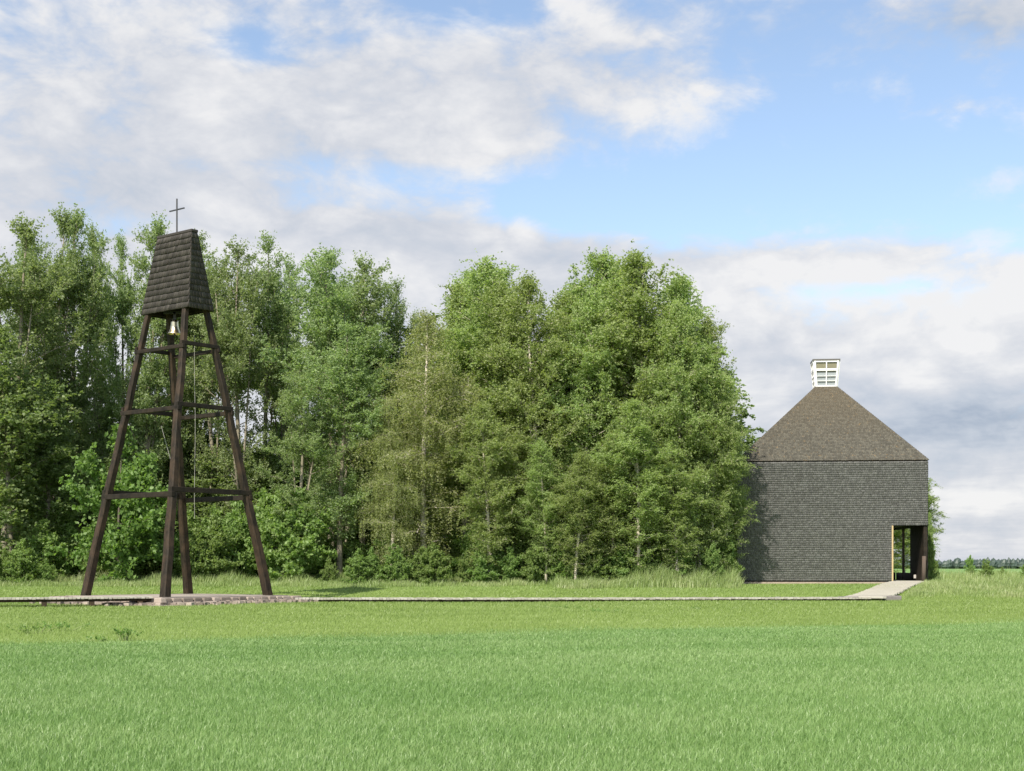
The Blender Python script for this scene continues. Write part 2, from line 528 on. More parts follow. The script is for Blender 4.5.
def blades(name, pts, h, w, mat, rng, lean=0.35, wind=(0.25, 0.1), seg=2, hvar=0.35):
    n = len(pts)
    a = rng.uniform(0, 2 * np.pi, n)
    H = h * (1 + rng.uniform(-hvar, hvar, n)) * (0.5 if np.isscalar(h) and False else 1)
    sx, sy = np.cos(a) * w * 0.5, np.sin(a) * w * 0.5
    lx = rng.normal(0, lean, n) + wind[0]; ly = rng.normal(0, lean, n) + wind[1]
    b = np.asarray(pts)
    def P(dx, dy, dz): return np.stack([b[:, 0] + dx, b[:, 1] + dy, b[:, 2] + dz], -1)
    if seg == 1:
        V = np.stack([P(-sx, -sy, -0.01), P(sx, sy, -0.01), P(lx * H, ly * H, H)], 1)
        me = quads_mesh(name, V, 3, mat)
    else:
        m1 = 0.55
        V = np.stack([P(-sx, -sy, -0.01), P(sx, sy, -0.01),
                      P(lx * H * 0.3 + sx * .8, ly * H * 0.3 + sy * .8, H * m1), P(lx * H * 0.3 - sx * .8, ly * H * 0.3 - sy * .8, H * m1),
                      P(lx * H, ly * H, H * (0.95))], 1)
        me = quads_mesh(name, V, 5, mat, [(0, 1, 2, 3), (3, 2, 4)])
    return me


def scatter(rng, n, y0, y1, power=1.0, margin=1.5, xr=None):
    """random ground points of the visible wedge (wider than the frame)"""
    y = y0 + (y1 - y0) * rng.random(n) ** power
    hw = y * 512 / F + margin
    x = rng.uniform(-1, 1, n) * hw
    return x, y


def build_grass():
    rng = np.random.default_rng(5)
    # young crop
    x, y = scatter(rng, 1150000, 9.5, 50, 1.3, 5.0)
    line = 36 + 0.5 * x + 1.0 * np.sin(x * 0.9) * 0.4 + np.sin(x * .31 + 2) * .7 + rng.normal(0, 1.3, len(x))
    k = y < line
    # drill rows: pull the sown plants towards rows running away from the viewer
    x, y = x[k], y[k]
    dens = 0.5 + 0.5 * np.sin(x * 1.7 + y * .35 + 1.5 * np.sin(y * 0.21)) * np.sin(y * 0.9 + x * 0.3)
    hh = 0.066 * (0.82 + 0.3 * dens) * (1 - 0.35 * sstep(-5, 1, y - 36 - .5 * x))
    pts = np.stack([x, y, gz(x, y)], -1)
    w = 0.0052 * (1 + sstep(14, 40, y) * 1.3)
    me = blades('crop_grass', pts, hh, w, M['crop'], rng, 0.42, (0.10, 0.02))
    tag(make_obj('crop_grass', me), 'young green cereal crop growing across the foreground field', 'crop', kind='stuff')
    # low yellowish grass between crop and boardwalk
    x, y = scatter(rng, 400000, 27, 84, 0.9, 6.0)
    line = 36 + 0.5 * x
    k = (y > line) & ~((y > 84) & (x > 10))
    x, y = x[k], y[k]
    c, s = math.cos(R(51.3)), math.sin(R(51.3))
    dx, dy = x - TC[0], y - TC[1]
    u = dx * c + dy * s; v = -dx * s + dy * c
    k = ~((np.abs(u) < 4.35) & (np.abs(v) < 4.35))
    x, y = x[k], y[k]
    pts = np.stack([x, y, gz(x, y)], -1)
    me = blades('low_grass', pts, 0.055 * (1 + 0.5 * sstep(40, 80, y)), 0.012 * (1 + sstep(35, 75, y) * 1.2), M['lawn'], rng, 0.5, seg=1)
    tag(make_obj('low_grass', me), 'short yellow green grass beyond the crop and along the boardwalk', 'grass', kind='stuff')
    # tall meadow grass at the wood's edge and on the bank by the church
    P, Hh = [], []
    def strip(n, px0, px1, y0, y1, h0):
        t = rng.random(n); Y = rng.uniform(y0, y1, n); X = ((px0 + (px1 - px0) * t) - 512) / F * Y
        z = gz(X, Y)
        tuft = 0.55 + 0.45 * np.sin(X * 1.3 + 2 * np.sin(Y * .7)) * np.sin(Y * 1.1 + X * .4) + 0.25 * np.sin(X * 3.1 + 1)
        e = 0.5 + 0.5 * np.sin(X * .9 + 1.7 * np.sin(X * .37)) ; q = (Y - y0) / (y1 - y0)
        m = (q > .35 * e * rng.random(n) + .1 * e) & ((t > .06 * rng.random(n))) & (t < 1 - .06 * rng.random(n))
        X, Y, z, tuft, q = X[m], Y[m], z[m], tuft[m], q[m]; tuft = tuft - .5 * (1 - np.clip(q * 2.5, 0, 1))
        P.append(np.stack([X, Y, z], -1)); Hh.append(h0 * np.clip(0.55 + 0.55 * tuft, .3, 1.3))
    strip(52000, -60, 745, 82.5, 88, 0.62)
    strip(16000, -60, 560, 80.0, 83, 0.32)
    strip(22000, 550, 742, 78.0, 86, 0.55)
    strip(9000, 630, 738, 79.0, 85, 0.95)
    strip(30000, 905, 1100, 70.5, 86, 0.30); strip(9000, 960, 1100, 76, 88, .5)
    strip(6000, 880, 935, 72.0, 76, 0.22)
    strip(12000, 925, 1100, 96.0, 125, 0.75)
    pts = np.concatenate(P); hh = np.concatenate(Hh)
    # keep the path to the church clear
    t = (pts[:, 1] - PA[1]) / (PB[1] - PA[1]); cx = PA[0] + (PB[0] - PA[0]) * t
    k = ~((t > -0.05) & (t < 1.08) & (np.abs(pts[:, 0] - cx) < 1.45))
    k &= ~((pts[:, 1] > 86.6) & (pts[:, 0] > 12.8) & (pts[:, 0] < 27) & (pts[:, 1] < 101))
    pts, hh = pts[k], hh[k]
    me = blades('meadow_grass', pts, hh, 0.022, M['meadow'], rng, 0.25, (0.12, 0.04), hvar=0.4)
    tag(make_obj('meadow_grass', me), 'tall uncut meadow grass at the edge of the wood and by the church', 'grass', kind='stuff')


# ------------------------------------------------------------------ bell tower
TC = (-14.93, 66.0)                      # centre of the tower
E1 = Vector((-0.773, 0.634, 0))          # along the long face of the roof (towards the left corner)
E2 = Vector((0.634, 0.773, 0))
PLAT = 0.41
PA = (16.6, 69.6)                        # junction of boardwalk and church path
PB = (23.75, 88.0)


def shingle_arrays(P0, U, V, N, L, row, wid, thick, rng, urange, skip=None, overlap=1.35, jit=0.12, twist=.25):
    """wedge shingles on the plane P0 + u U + v V; urange(v) -> list of (u0,u1)"""
    P0, U, V, N = (np.array(q, dtype=float) for q in (P0, U, V, N))
    out = []
    nrow = int(round(L / row)); row = L / nrow
    for r in range(nrow):
        v0 = r * row
        for (a, b) in urange(v0 + row * 0.5):
            n = max(1, int(round((b - a) / wid)))
            off = rng.uniform(-0.4, 0.4) * wid
            e = np.linspace(a, b, n + 1)
            e[1:-1] += off + rng.uniform(-0.22, 0.22, n - 1) * wid
            e = np.clip(np.sort(e), a, b)
            u0, u1 = e[:-1] + 0.003, e[1:] - 0.003
            k = (u1 - u0) > wid * 0.15; u0, u1 = u0[k], u1[k]; n = len(u0)
            if n == 0: continue
            vb = v0 + rng.uniform(-jit, jit, n) * row * 0.5
            vt = np.full(n, min(v0 + row * overlap, L))
            th = thick * rng.uniform(0.7, 1.25, n)
            tw = rng.uniform(-twist, twist, n) * thick
            def P(u, v, d): return P0 + u[:, None] * U + v[:, None] * V + d[:, None] * N
            z = np.full(n, 0.002)
            out.append(np.stack([P(u0, vb, z), P(u1, vb, z), P(u1, vb, th + tw), P(u0, vb, th - tw), P(u0, vt, z + .002), P(u1, vt, z + .002)], 1))
    return out


SH_FACES = [(0, 1, 2, 3), (3, 2, 5, 4), (0, 3, 4), (1, 5, 2)]


def build_tower():
    rng = np.random.default_rng(11)
    root = empty('bell_tower', (TC[0], TC[1], PLAT))
    tag(root, 'dark tarred log bell tower with four splayed legs and a steep shingled roof', 'bell tower')
    O = Vector((TC[0], TC[1], PLAT))
    zr0, zr1 = 13.02, 16.42          # roof bottom and top
    base, topL, topS = 5.66, 2.62, 1.12
    C0 = Vector((TC[0], TC[1], 0))
    def corner(s1, s2, z):
        t = (z - PLAT) / (zr0 - PLAT)
        l1 = base * (1 - t) + topL * t; l2 = base * (1 - t) + topS * t
        return C0 + E1 * (s1 * l1 / 2) + E2 * (s2 * l2 / 2) + Vector((0, 0, z))
    for s1 in (-1, 1):
        for s2 in (-1, 1):
            mb = MB()
            prev = None; rings = []
            N = 14
            for i in range(N + 1):
                z = PLAT - 0.05 + (zr0 + 0.5 - PLAT) * i / N
                c = corner(s1, s2, z)
                c += Vector((rng.normal(0, .012), rng.normal(0, .012), 0))
                hw = (0.185 * (1 - i / N) + 0.122 * i / N) * (1 + rng.normal(0, .03))
                ch = hw * 0.72
                ring = []
                for a, b in ((hw, ch), (ch, hw), (-ch, hw), (-hw, ch), (-hw, -ch), (-ch, -hw), (ch, -hw), (hw, -ch)):
                    ring.append(c + E1 * a + E2 * b - O)
                rings.append(ring)
            vs = [v for r in rings for v in r]
            fs = []
            for i in range(N):
                for k in range(8):
                    k2 = (k + 1) % 8
                    fs.append((i * 8 + k, i * 8 + k2, i * 8 + 8 + k2, i * 8 + 8 + k))
            fs += [tuple(range(8))[::-1], tuple(N * 8 + k for k in range(8))]
            mb.add(vs, fs)
            mb.build('leg', M['tar_log'], root)
    for z, th in ((11.25, .17), (8.5, .19), (4.75, .22)):
        for s2 in (-1, 1):       # beams along E1
            a, b = corner(-1, s2, z), corner(1, s2, z)
            d = (b - a).normalized(); off = E2 * (s2 * 0.10)
            mb = MB(); mb.beam(a - d * .2 + off - O, b + d * .2 + off - O, th * .8, th)
            mb.build('crossbeam', M['tar_beam'], root, bevel=.02)
        for s1 in (-1, 1):
            zz = z + th * 0.92
            a, b = corner(s1, -1, zz), corner(s1, 1, zz)
            d = (b - a).normalized(); off = E1 * (s1 * 0.10)
            mb = MB(); mb.beam(a - d * .2 + off - O, b + d * .2 + off - O, th * .8, th)
            mb.build('crossbeam', M['tar_beam'], root, bevel=.02)
    # roof: rectangular frustum, 3.25 x 1.32 m below, 2.33 x 0.33 m above
    bl, bs, tl, ts = 3.3, 1.36, 2.36, 0.30
    Rb = [C0 + E1 * (a * bl / 2) + E2 * (b * bs / 2) + Vector((0, 0, zr0)) for a, b in ((-1, -1), (1, -1), (1, 1), (-1, 1))]
    Rt = [C0 + E1 * (a * tl / 2) + E2 * (b * ts / 2) + Vector((0, 0, zr1)) for a, b in ((-1, -1), (1, -1), (1, 1), (-1, 1))]
    arr = []
    roof = MB()
    inner = [Rb[i] * 1.0 for i in range(4)]
    sh = MB(); sh.add([p - O for p in Rb] + [p - O for p in Rt], [(4, 5, 6, 7), (0, 1, 5, 4), (1, 2, 6, 5), (2, 3, 7, 6), (3, 0, 4, 7)])
    # underside: hollow with a rim
    q = [p + (C0 + Vector((0, 0, zr0)) - p) * 0.09 for p in Rb]
    q2 = [p + Vector((0, 0, .5)) for p in q]
    sh.add([p - O for p in Rb] + [p - O for p in q] + [p - O for p in q2],
           [(0, 4, 5, 1), (1, 5, 6, 2), (2, 6, 7, 3), (3, 7, 4, 0), (4, 8, 9, 5), (5, 9, 10, 6), (6, 10, 11, 7), (7, 11, 8, 4), (8, 11, 10, 9)])
    sh.build('roof_boarding', M['tar_beam'], root)
    for i in range(4):
        j = (i + 1) % 4
        a, b, at_, bt = Rb[i], Rb[j], Rt[i], Rt[j]
        U = (b - a).normalized(); L0 = (b - a).length; L1 = (bt - at_).length
        mid = (at_ + bt) / 2 - (a + b) / 2
        Vd = mid.normalized(); Ls = mid.length
        Nn = U.cross(Vd)
        if Nn.dot((a + b) / 2 - C0 - Vector((0, 0, zr0))) < 0: Nn = -Nn
        Nn.normalize()
        def ur(v, L0=L0, L1=L1, Ls=Ls):
            e = (L0 - L1) / 2 * min(1, v / Ls); return [(e - .02, L0 - e + .02)]
        arr += shingle_arrays(a - O - Vd * .06, U, Vd, Nn, Ls + .06, 0.262, 0.16, 0.06, rng, ur, jit=.05, twist=.08)
    V = np.concatenate(arr)
    make_obj('shingle_roof', quads_mesh('belfry_shingles', V, 6, M['tower_shingle'], SH_FACES), root)
    mb = MB()
    a = C0 + E1 * (-tl / 2 - .06) + Vector((0, 0, zr1 + .05)); b = C0 + E1 * (tl / 2 + .06) + Vector((0, 0, zr1 + .05))
    mb.beam(a - O, b - O, ts + .08, .13)
    mb.build('ridge_cap', M['tower_shingle'], root, bevel=.03)
    # cross
    mb = MB()
    cb = C0 + E1 * 0.02 + Vector((0, 0, zr1 + .1))
    mb.beam(cb - O, cb + Vector((0, 0, 1.55)) - O, .06, .06, (1, 0, 0))
    mb.beam(cb + Vector((0, 0, 1.06)) - E1 * .52 - O, cb + Vector((0, 0, 1.06)) + E1 * .52 - O, .05, .05)
    mb.build('cross', M['iron'], root)
    # bell
    bx = C0 + E1 * 0.18 - E2 * 0.0
    bell = empty('bell', (bx.x, bx.y, 12.05))
    tag(bell, 'polished brass bell hanging under the shingled roof of the tower', 'bell')
    mb = MB()
    prof = [(.02, .64), (.12, .63), (.155, .60), (.165, .5), (.175, .36), (.20, .22), (.245, .1), (.31, .02), (.315, 0), (.285, 0), (.21, .12), (.15, .3), (.13, .55), (0.0, .58)]
    mb.lathe(prof, 28); mb.build('bell_body', M['brass'], bell, True)
    mb = MB(); mb.tube([(0, 0, .55), (0, 0, .05)], [.015, .015], 6); mb.lathe([(0, -.09), (.04, -.07), (.05, -.03), (.04, .01), (0, .03)], 12)
    mb.build('clapper', M['iron'], bell, True)
    mb = MB(); mb.box(-.05, .05, -.05, .05, .62, .98); mb.beam((-.5, 0, .96), (.5, 0, .96), .1, .12); mb.build('headstock', M['iron'], bell)
    mb = MB()
    pts = [(bx.x, bx.y, 12.0 - 8.2 * t) for t in np.linspace(0, 1, 8)]
    mb.tube([(p[0] + .02 * math.sin(p[2]) - bx.x + 0.9 * (1 - 0), p[1] - bx.y, p[2] - 12.05) for p in pts], [.009] * 8, 5)
    o = mb.build('bell_rope', M['rope']); o.location = (bx.x, bx.y, 12.05)
    tag(o, 'thin pale rope hanging straight down inside the tower', 'rope')
    mb = MB()
    mb.tube([(-.6, 0, -4.1), (-.25, 0.05, -5.4), (.05, .1, -6.6)], [.010] * 3, 5)
    o = mb.build('pull_cord', M['rope']); o.location = (bx.x, bx.y, 12.05)
    tag(o, 'slanting pale cord between the two lower crossbeam levels of the tower', 'cord')


def build_platform():
    rng = np.random.default_rng(21)
    O = Vector((TC[0], TC[1], 0))
    root = empty('stone_platform', (TC[0], TC[1], 0.05))
    tag(root, 'low square platform edged with rough granite stones under the bell tower', 'stone platform')
    half = 2.83 + 0.92
    mb = MB()
    c = [E1 * (a * (half - .3)) + E2 * (b * (half - .3)) for a, b in ((-1, -1), (-1, 1), (1, 1), (1, -1))]
    c = [Vector(q) for q in c]
    zt = PLAT - .03 - .05
    mb.hexa([q + Vector((0, 0, -.15)) for q in c] + [q + Vector((0, 0, zt)) for q in c])
    mb.build('gravel_fill', M['gravel'], root)
    # kerb stones
    st = MB()
    def stone(cx, cy, cz, l, w, h, ang):
        vs = []
        for sz in (-1, 1):
            for a, b in ((-1, -1), (1, -1), (1, 1), (-1, 1)):
                k = 0.88 if sz > 0 else 1
                x = a * l / 2 * k * rng.uniform(.85, 1.05); y = b * w / 2 * k * rng.uniform(.85, 1.05)
                vs.append((cx + x * math.cos(ang) - y * math.sin(ang), cy + x * math.sin(ang) + y * math.cos(ang), cz + sz * h / 2 * rng.uniform(.85, 1.05)))
        st.hexa(vs)
    for a, b in ((0, 1), (1, 2), (2, 3), (3, 0)):
        p, q = c[a] * (half / (half - .3)), c[b] * (half / (half - .3))
        d = q - p; L = d.length; ang = math.atan2(d.y, d.x)
        for lay in range(2):
            s = 0
            while s < L:
                l = rng.uniform(.3, .62)
                m = p + d * min(1, (s + l / 2) / L)
                stone(m.x, m.y, .06 + lay * .17 - .02, l * .97, .40 - lay * .06, .2, ang)
                s += l
    st.build('kerb_stone_course', M['stone'], root, bevel=.03)
    rb = MB(); st = rb
    for i in range(900):
        t = rng.random(); side = rng.random() < .62
        if side: p = c[0] + (c[1] - c[0]) * t * 1.12; n = -E1
        else: p = c[0] + (c[3] - c[0]) * t * 1.0; n = -E2
        q = p + n * (.45 + abs(rng.normal(0, .55))) * (1)
        s = rng.uniform(.05, .2)
        zz = float(gz(q.x + TC[0], q.y + TC[1])) - .05
        stone(q.x, q.y, zz + s * .25, s * 1.5, s * 1.2, s, rng.uniform(0, 3))
    rb.build('rubble', M['stone'], root)['kind'] = 'stuff'
    # gravel apron (ground surface beside the stones)
    ap = MB(); n = 44; vs = []
    for i in range(n):
        a = 2 * math.pi * i / n
        r = 5.4 + .5 * math.sin(3 * a + 1) + rng.normal(0, .12)
        e = abs(math.cos(a)) ** 1.0; 
        k = 1 / max(abs(math.cos(a)), abs(math.sin(a)))
        rr = (half + .75 + .25 * math.sin(5 * a)) * min(k, 1.28) + rng.normal(0, .06)
        v = E1 * math.cos(a) * rr + E2 * math.sin(a) * rr
        vs.append((TC[0] + v.x, TC[1] + v.y, float(gz(TC[0] + v.x, TC[1] + v.y)) + .012))
    vs.append((TC[0], TC[1], .16))
    ap.add(vs, [(i, (i + 1) % n, n) for i in range(n)])
    tag(ap.build('gravel', M['gravel']), kind='structure')


def walkway(name, pts, width, ztop, rng, label=None, thick=0.07, joist=True):
    """boards laid across the line pts, with joists and support blocks beneath"""
    mb = MB(); js = MB()
    P = [Vector((x, y, z)) for (x, y), z in zip(pts, ztop)]
    seg = [(P[i + 1] - P[i]).length for i in range(len(P) - 1)]
    tot = sum(seg); s = 0; pw = 0.155
    def pos(s):
        for i, l in enumerate(seg):
            if s <= l or i == len(seg) - 1: return P[i] + (P[i + 1] - P[i]) * (s / l), (P[i + 1] - P[i]).normalized()
            s -= l
    while s < tot:
        p, d = pos(s); n = Vector((-d.y, d.x, 0)).normalized()
        dz = rng.normal(0, .006); ex = rng.normal(0, .03); w = width / 2
        a = p - n * (w + ex); b = p + n * (w + rng.normal(0, .03))
        mb.beam(a + Vector((0, 0, dz - thick / 2)), b + Vector((0, 0, rng.normal(0, .006) - thick / 2)), pw - .012, thick)
        s += pw
    o = mb.build(name, M['plank'])
    for k in (-1, 1):
        for i in range(len(P) - 1):
            d = (P[i + 1] - P[i]).normalized(); n = Vector((-d.y, d.x, 0)).normalized() * (width / 2 - .2) * k
            js.beam(P[i] + n - Vector((0, 0, thick + .055)), P[i + 1] + n - Vector((0, 0, thick + .055)), .09, .10)
    s = .6
    while s < tot:
        p, d = pos(s); n = Vector((-d.y, d.x, 0)).normalized()
        g = float(gz(p.x, p.y))
        if p.z - thick - .11 > g - .1:
            js.beam(p - n * (width / 2 - .05) + Vector((0, 0, (g - .1 + p.z - thick - .11) / 2 - p.z)), p + n * (width / 2 - .05) + Vector((0, 0, (g - .1 + p.z - thick - .11) / 2 - p.z)), .2, max(.05, p.z - thick - .11 - g + .1))
        s += rng.uniform(1.8, 2.6)
    u = js.build('joists', M['dark_log'], o)
    tag(o, kind='structure')
    return o


def build_walks():
    rng = np.random.default_rng(3)
    walkway('boardwalk', [(-30, 56.6), (-16.5, 60.7), (-15.0, 61.35)], 1.3, [.36, .42, .43], rng)
    walkway('boardwalk', [(-9.6, 66.1), (0, 67.3), (16.6, 69.5)], 1.4, [.27, .24, .23], rng)
    m = [(PA[0] + (PB[0] - PA[0]) * t, PA[1] + (PB[1] - PA[1]) * t) for t in np.linspace(-.02, 1.0, 7)]
    zt = [.25, .31, .42, .58, .72, .80, .84]
    walkway('path', m, 1.9, zt, rng)
    # two split boulders at the junction
    for (x, y, l, lab) in ((15.7, 69.2, .9, 'flat dark stone block lying by the corner where the boardwalk turns to the church'),
                           (17.9, 69.9, 1.0, 'grey stone block under the right edge of the church path')):
        s = MB(); r2 = np.random.default_rng(int(x * 10))
        vs = []
        for sz in (-1, 1):
            for a, b in ((-1, -1), (1, -1), (1, 1), (-1, 1)):
                vs.append((a * l / 2 * r2.uniform(.8, 1.05), b * .25 * r2.uniform(.8, 1.05), sz * .12 + r2.normal(0, .01)))
        s.hexa(vs)
        o = s.build('stone_block', M['dark_stone'], None, bevel=.04)
        o.location = (x, y, float(gz(x, y)) + .1); o.rotation_euler = (0, 0, .3)
        tag(o, lab, 'stone')


# ------------------------------------------------------------------ church
def build_church():
    rng = np.random.default_rng(8)
    ang = R(-5.9)
    root = empty('church', (13.45, 88.5, 0), ang)
    tag(root, 'grey shingle clad church with a hipped roof and white glazed lantern', 'church')
    W = 11.16
    zb, ze, zt = 0.84, 7.92, 12.97
    T = 0.24
    ox, oh = 9.14, 4.12     # opening: left edge and head height
    def cladding(P0, U, N, L, ranges, H=ze - zb):
        return shingle_arrays(P0, U, (0, 0, 1), N, H, 0.131, 0.105, 0.022, rng, ranges, jit=.16)
    def wall(boxes, arr):
        mb = MB()
        for b in boxes: mb.box(*b)
        w = mb.build('wall', M['tar_beam'], root)
        make_obj('shingle_cladding', quads_mesh('wall_shingles', np.concatenate(arr), 6, M['church_wall'], SH_FACES), w)
        return w
    def notch(v): return [(0, ox)] if v + zb < oh else [(0, W)]
    def full(v): return [(0, W)]
    wall([(0, ox, 0, T, zb, ze), (ox, W, 0, T, oh, ze)], cladding((0, -.003, zb), (1, 0, 0), (0, -1, 0), W, notch))
    wall([(0, T, T, W - T, zb, ze)], cladding((-.003, W, zb), (0, -1, 0), (-1, 0, 0), W, full))
    wall([(W - T, W - .03, .06, 4.9, .70, oh), (W - T, W, T, W - T, oh, ze)], cladding((W + .003, 0, zb), (0, 1, 0), (1, 0, 0), W,
         lambda v: [(.1, 4.85)] if v + zb < oh else [(0, W)]))
    def notch_b(v): return [(2.0, W)] if v + zb < oh else [(0, W)]
    wall([(0, W - 2.3, W - T, W, zb, ze), (W - 2.3, W, W - T, W, oh, ze)], cladding((W, W + .003, zb), (-1, 0, 0), (0, 1, 0), W, notch_b))
    # log core, floor, foundation
    mb = MB(); mb.box(2.1, 8.9, 2.1, 9.0, .9, 7.8)
    core = mb.build('log_core', M['dark_log'], root)
    mb = MB(); mb.box(.3, W - .3, .3, W - .3, .60, .80); mb.build('floor', M['plank'], root)
    mb = MB(); mb.box(.45, 8.9, .45, .80, .3, .60); mb.box(.45, .80, .81, 10.7, .3, .60); mb.box(W - .6, W - .1, .3, 10.7, .3, .6)
    mb.build('foundation', M['dark_log'], root)
    mb = MB(); mb.box(.26, W - .26, .26, W - .26, oh + .12, oh + .2); mb.build('ceiling', M['dark_log'], root)
    mb = MB(); mb.box(ox - .075, ox + .012, -.045, T - .05, zb - .05, oh - .01); mb.build('door_trim', M['trim'], root)
    mb = MB(); mb.tube([(W - .27, -.20, .66), (W - .26, -.2, 2.3)], [.13, .115], 12); mb.build('post', M['grey_post'], root, True)
    mb = MB(); mb.box(W - .24, W - .10, 7.9, 8.04, .8, oh + .1); mb.build('post', M['dark_log'], root)
    mb = MB(); mb.box(W - .22, W - .12, 4.95, 10.69, .8, 1.30); mb.box(9.0, W - .25, 10.7, 10.82, .8, 1.30); mb.build('parapet', M['tar_beam'], root)
    mb = MB(); mb.box(W - .62, W - .48, 1.2, 1.3, .98, 1.2); mb.build('pale_box', M['pale'], root, bevel=.02)
    # roof
    e = 0.05; z0 = 8.0
    hw = 0.67; c = W / 2; cx = c + 0.2
    mb = MB()
    lo = [(-e, -e), (W + e, -e), (W + e, W + e), (-e, W + e)]
    hi = [(cx - hw, c - hw), (cx + hw, c - hw), (cx + hw, c + hw), (cx - hw, c + hw)]
    mb.hexa([(x, y, z0) for x, y in lo] + [(x, y, zt) for x, y in hi])
    rf = mb.build('roof', M['cap'], root)
    mb = MB(); mb.box(.1, W - .1, .1, W - .1, 7.93, 7.995); mb.build('eave_board', M['dark_log'], root)
    arr = []
    for i in range(4):
        j = (i + 1) % 4
        a = Vector((*lo[i], z0)); b = Vector((*lo[j], z0)); at_ = Vector((*hi[i], zt)); bt = Vector((*hi[j], zt))
        U = (b - a).normalized(); L0 = (b - a).length; L1 = (bt - at_).length
        mid = (at_ + bt) / 2 - (a + b) / 2; Vd = mid.normalized(); Ls = mid.length
        Nn = U.cross(Vd).normalized()
        if Nn.z < 0: Nn = -Nn
        def ur(v, L0=L0, L1=L1, Ls=Ls):
            q = (L0 - L1) / 2 * min(1, v / Ls); return [(q, L0 - q)]
        arr += shingle_arrays(a - Vd * .03, U, Vd, Nn, Ls + .03, 0.135, 0.105, 0.022, rng, ur, jit=.16)
    make_obj('shingle_cladding', quads_mesh('roof_shingles', np.concatenate(arr), 6, M['church_roof'], SH_FACES), rf)
    # lantern: flares upwards
    ln = empty('lantern', (cx, c, zt)); ln.parent = root
    b0, b1, H = .66, .80, 1.62
    def hwid(z): return b0 + (b1 - b0) * z / H
    core = MB(); k = .05
    core.hexa([(x * (b0 - k), y * (b0 - k), .02) for x, y in ((-1, -1), (1, -1), (1, 1), (-1, 1))] +
              [(x * (b1 - k), y * (b1 - k), H) for x, y in ((-1, -1), (1, -1), (1, 1), (-1, 1))])
    core.build('glazing', M['glass'], ln)
    fr = MB(); bl = MB()
    t = .075
    for s in range(4):
        Rm = Matrix.Rotation(s * math.pi / 2, 4, 'Z')
        def bm(p, q, w, h, tgt=fr): tgt.beam(Rm @ Vector(p), Rm @ Vector(q), w, h, Rm @ Vector((0, -1, 0)))
        bm((-b0 + t, -b0, .0), (-b1 + t, -b1, H), .11, .10)
        bm((b0 - t - .001, -b0, .0), (b1 - t - .001, -b1, H), .11, .102)
        bm((0, -b0, .1), (0, -b1, H - .03), .07, .08)
        for z, hh in ((.04, .08), (.36, .035), (.66, .035), (1.06, .15), (H - .05, .09)):
            w_ = hwid(z); bm((-w_ + .10, -w_ - .004, z), (w_ - .10, -w_ - .004, z), hh, .07)
        z = 1.33; w_ = hwid(z) - .035
        bm((-w_ + .12, -w_, z), (w_ - .12, -w_, z), .34, .03, bl)
        z = .955; w_ = hwid(z) - .035
        bm((-w_ + .12, -w_, z), (w_ - .12, -w_, z), .06, .03, bl)
    fr.build('frame', M['white_paint'], ln)
    bl.build('blind', M['blind'], ln)
    cp = MB(); cp.box(-b1 - .05, b1 + .05, -b1 - .05, b1 + .05, H, H + .10); cp.build('cap', M['cap'], ln)
    cp = MB(); cp.box(-b0 - .03, b0 + .03, -b0 - .03, b0 + .03, -.05, .018); cp.build('flashing', M['cap'], ln)
    mb = MB(); mb.box(-.1, 8.95, -.12, .40, .55, .765)
    mb.build('plinth', M['plinth'], root, bevel=.02)


# ------------------------------------------------------------------ trees
def rand_dirs(rng, n, up=0.0):
    v = rng.normal(size=(n, 3)); v[:, 2] += up
    return v / np.linalg.norm(v, axis=1)[:, None]


def leaf_mesh(name, C, size, mat, rng, aspect=0.62, up=0.5, hang=False):
    n = len(C)
    nrm = rand_dirs(rng, n, up)
    a = rand_dirs(rng, n)
    if hang: a[:, 2] -= 1.2
    a -= nrm * np.sum(a * nrm, 1)[:, None]; a /= np.linalg.norm(a, axis=1)[:, None] + 1e-9
    b = np.cross(nrm, a)
    s = (size * rng.uniform(.65, 1.25, n))[:, None]
    V = np.stack([C - a * s * .5, C + b * s * aspect * .5 - a * s * .05 + nrm * s * .08, C + a * s * .55, C - b * s * aspect * .5 - a * s * .05 + nrm * s * .08], 1)
    return quads_mesh(name, V, 4, mat)


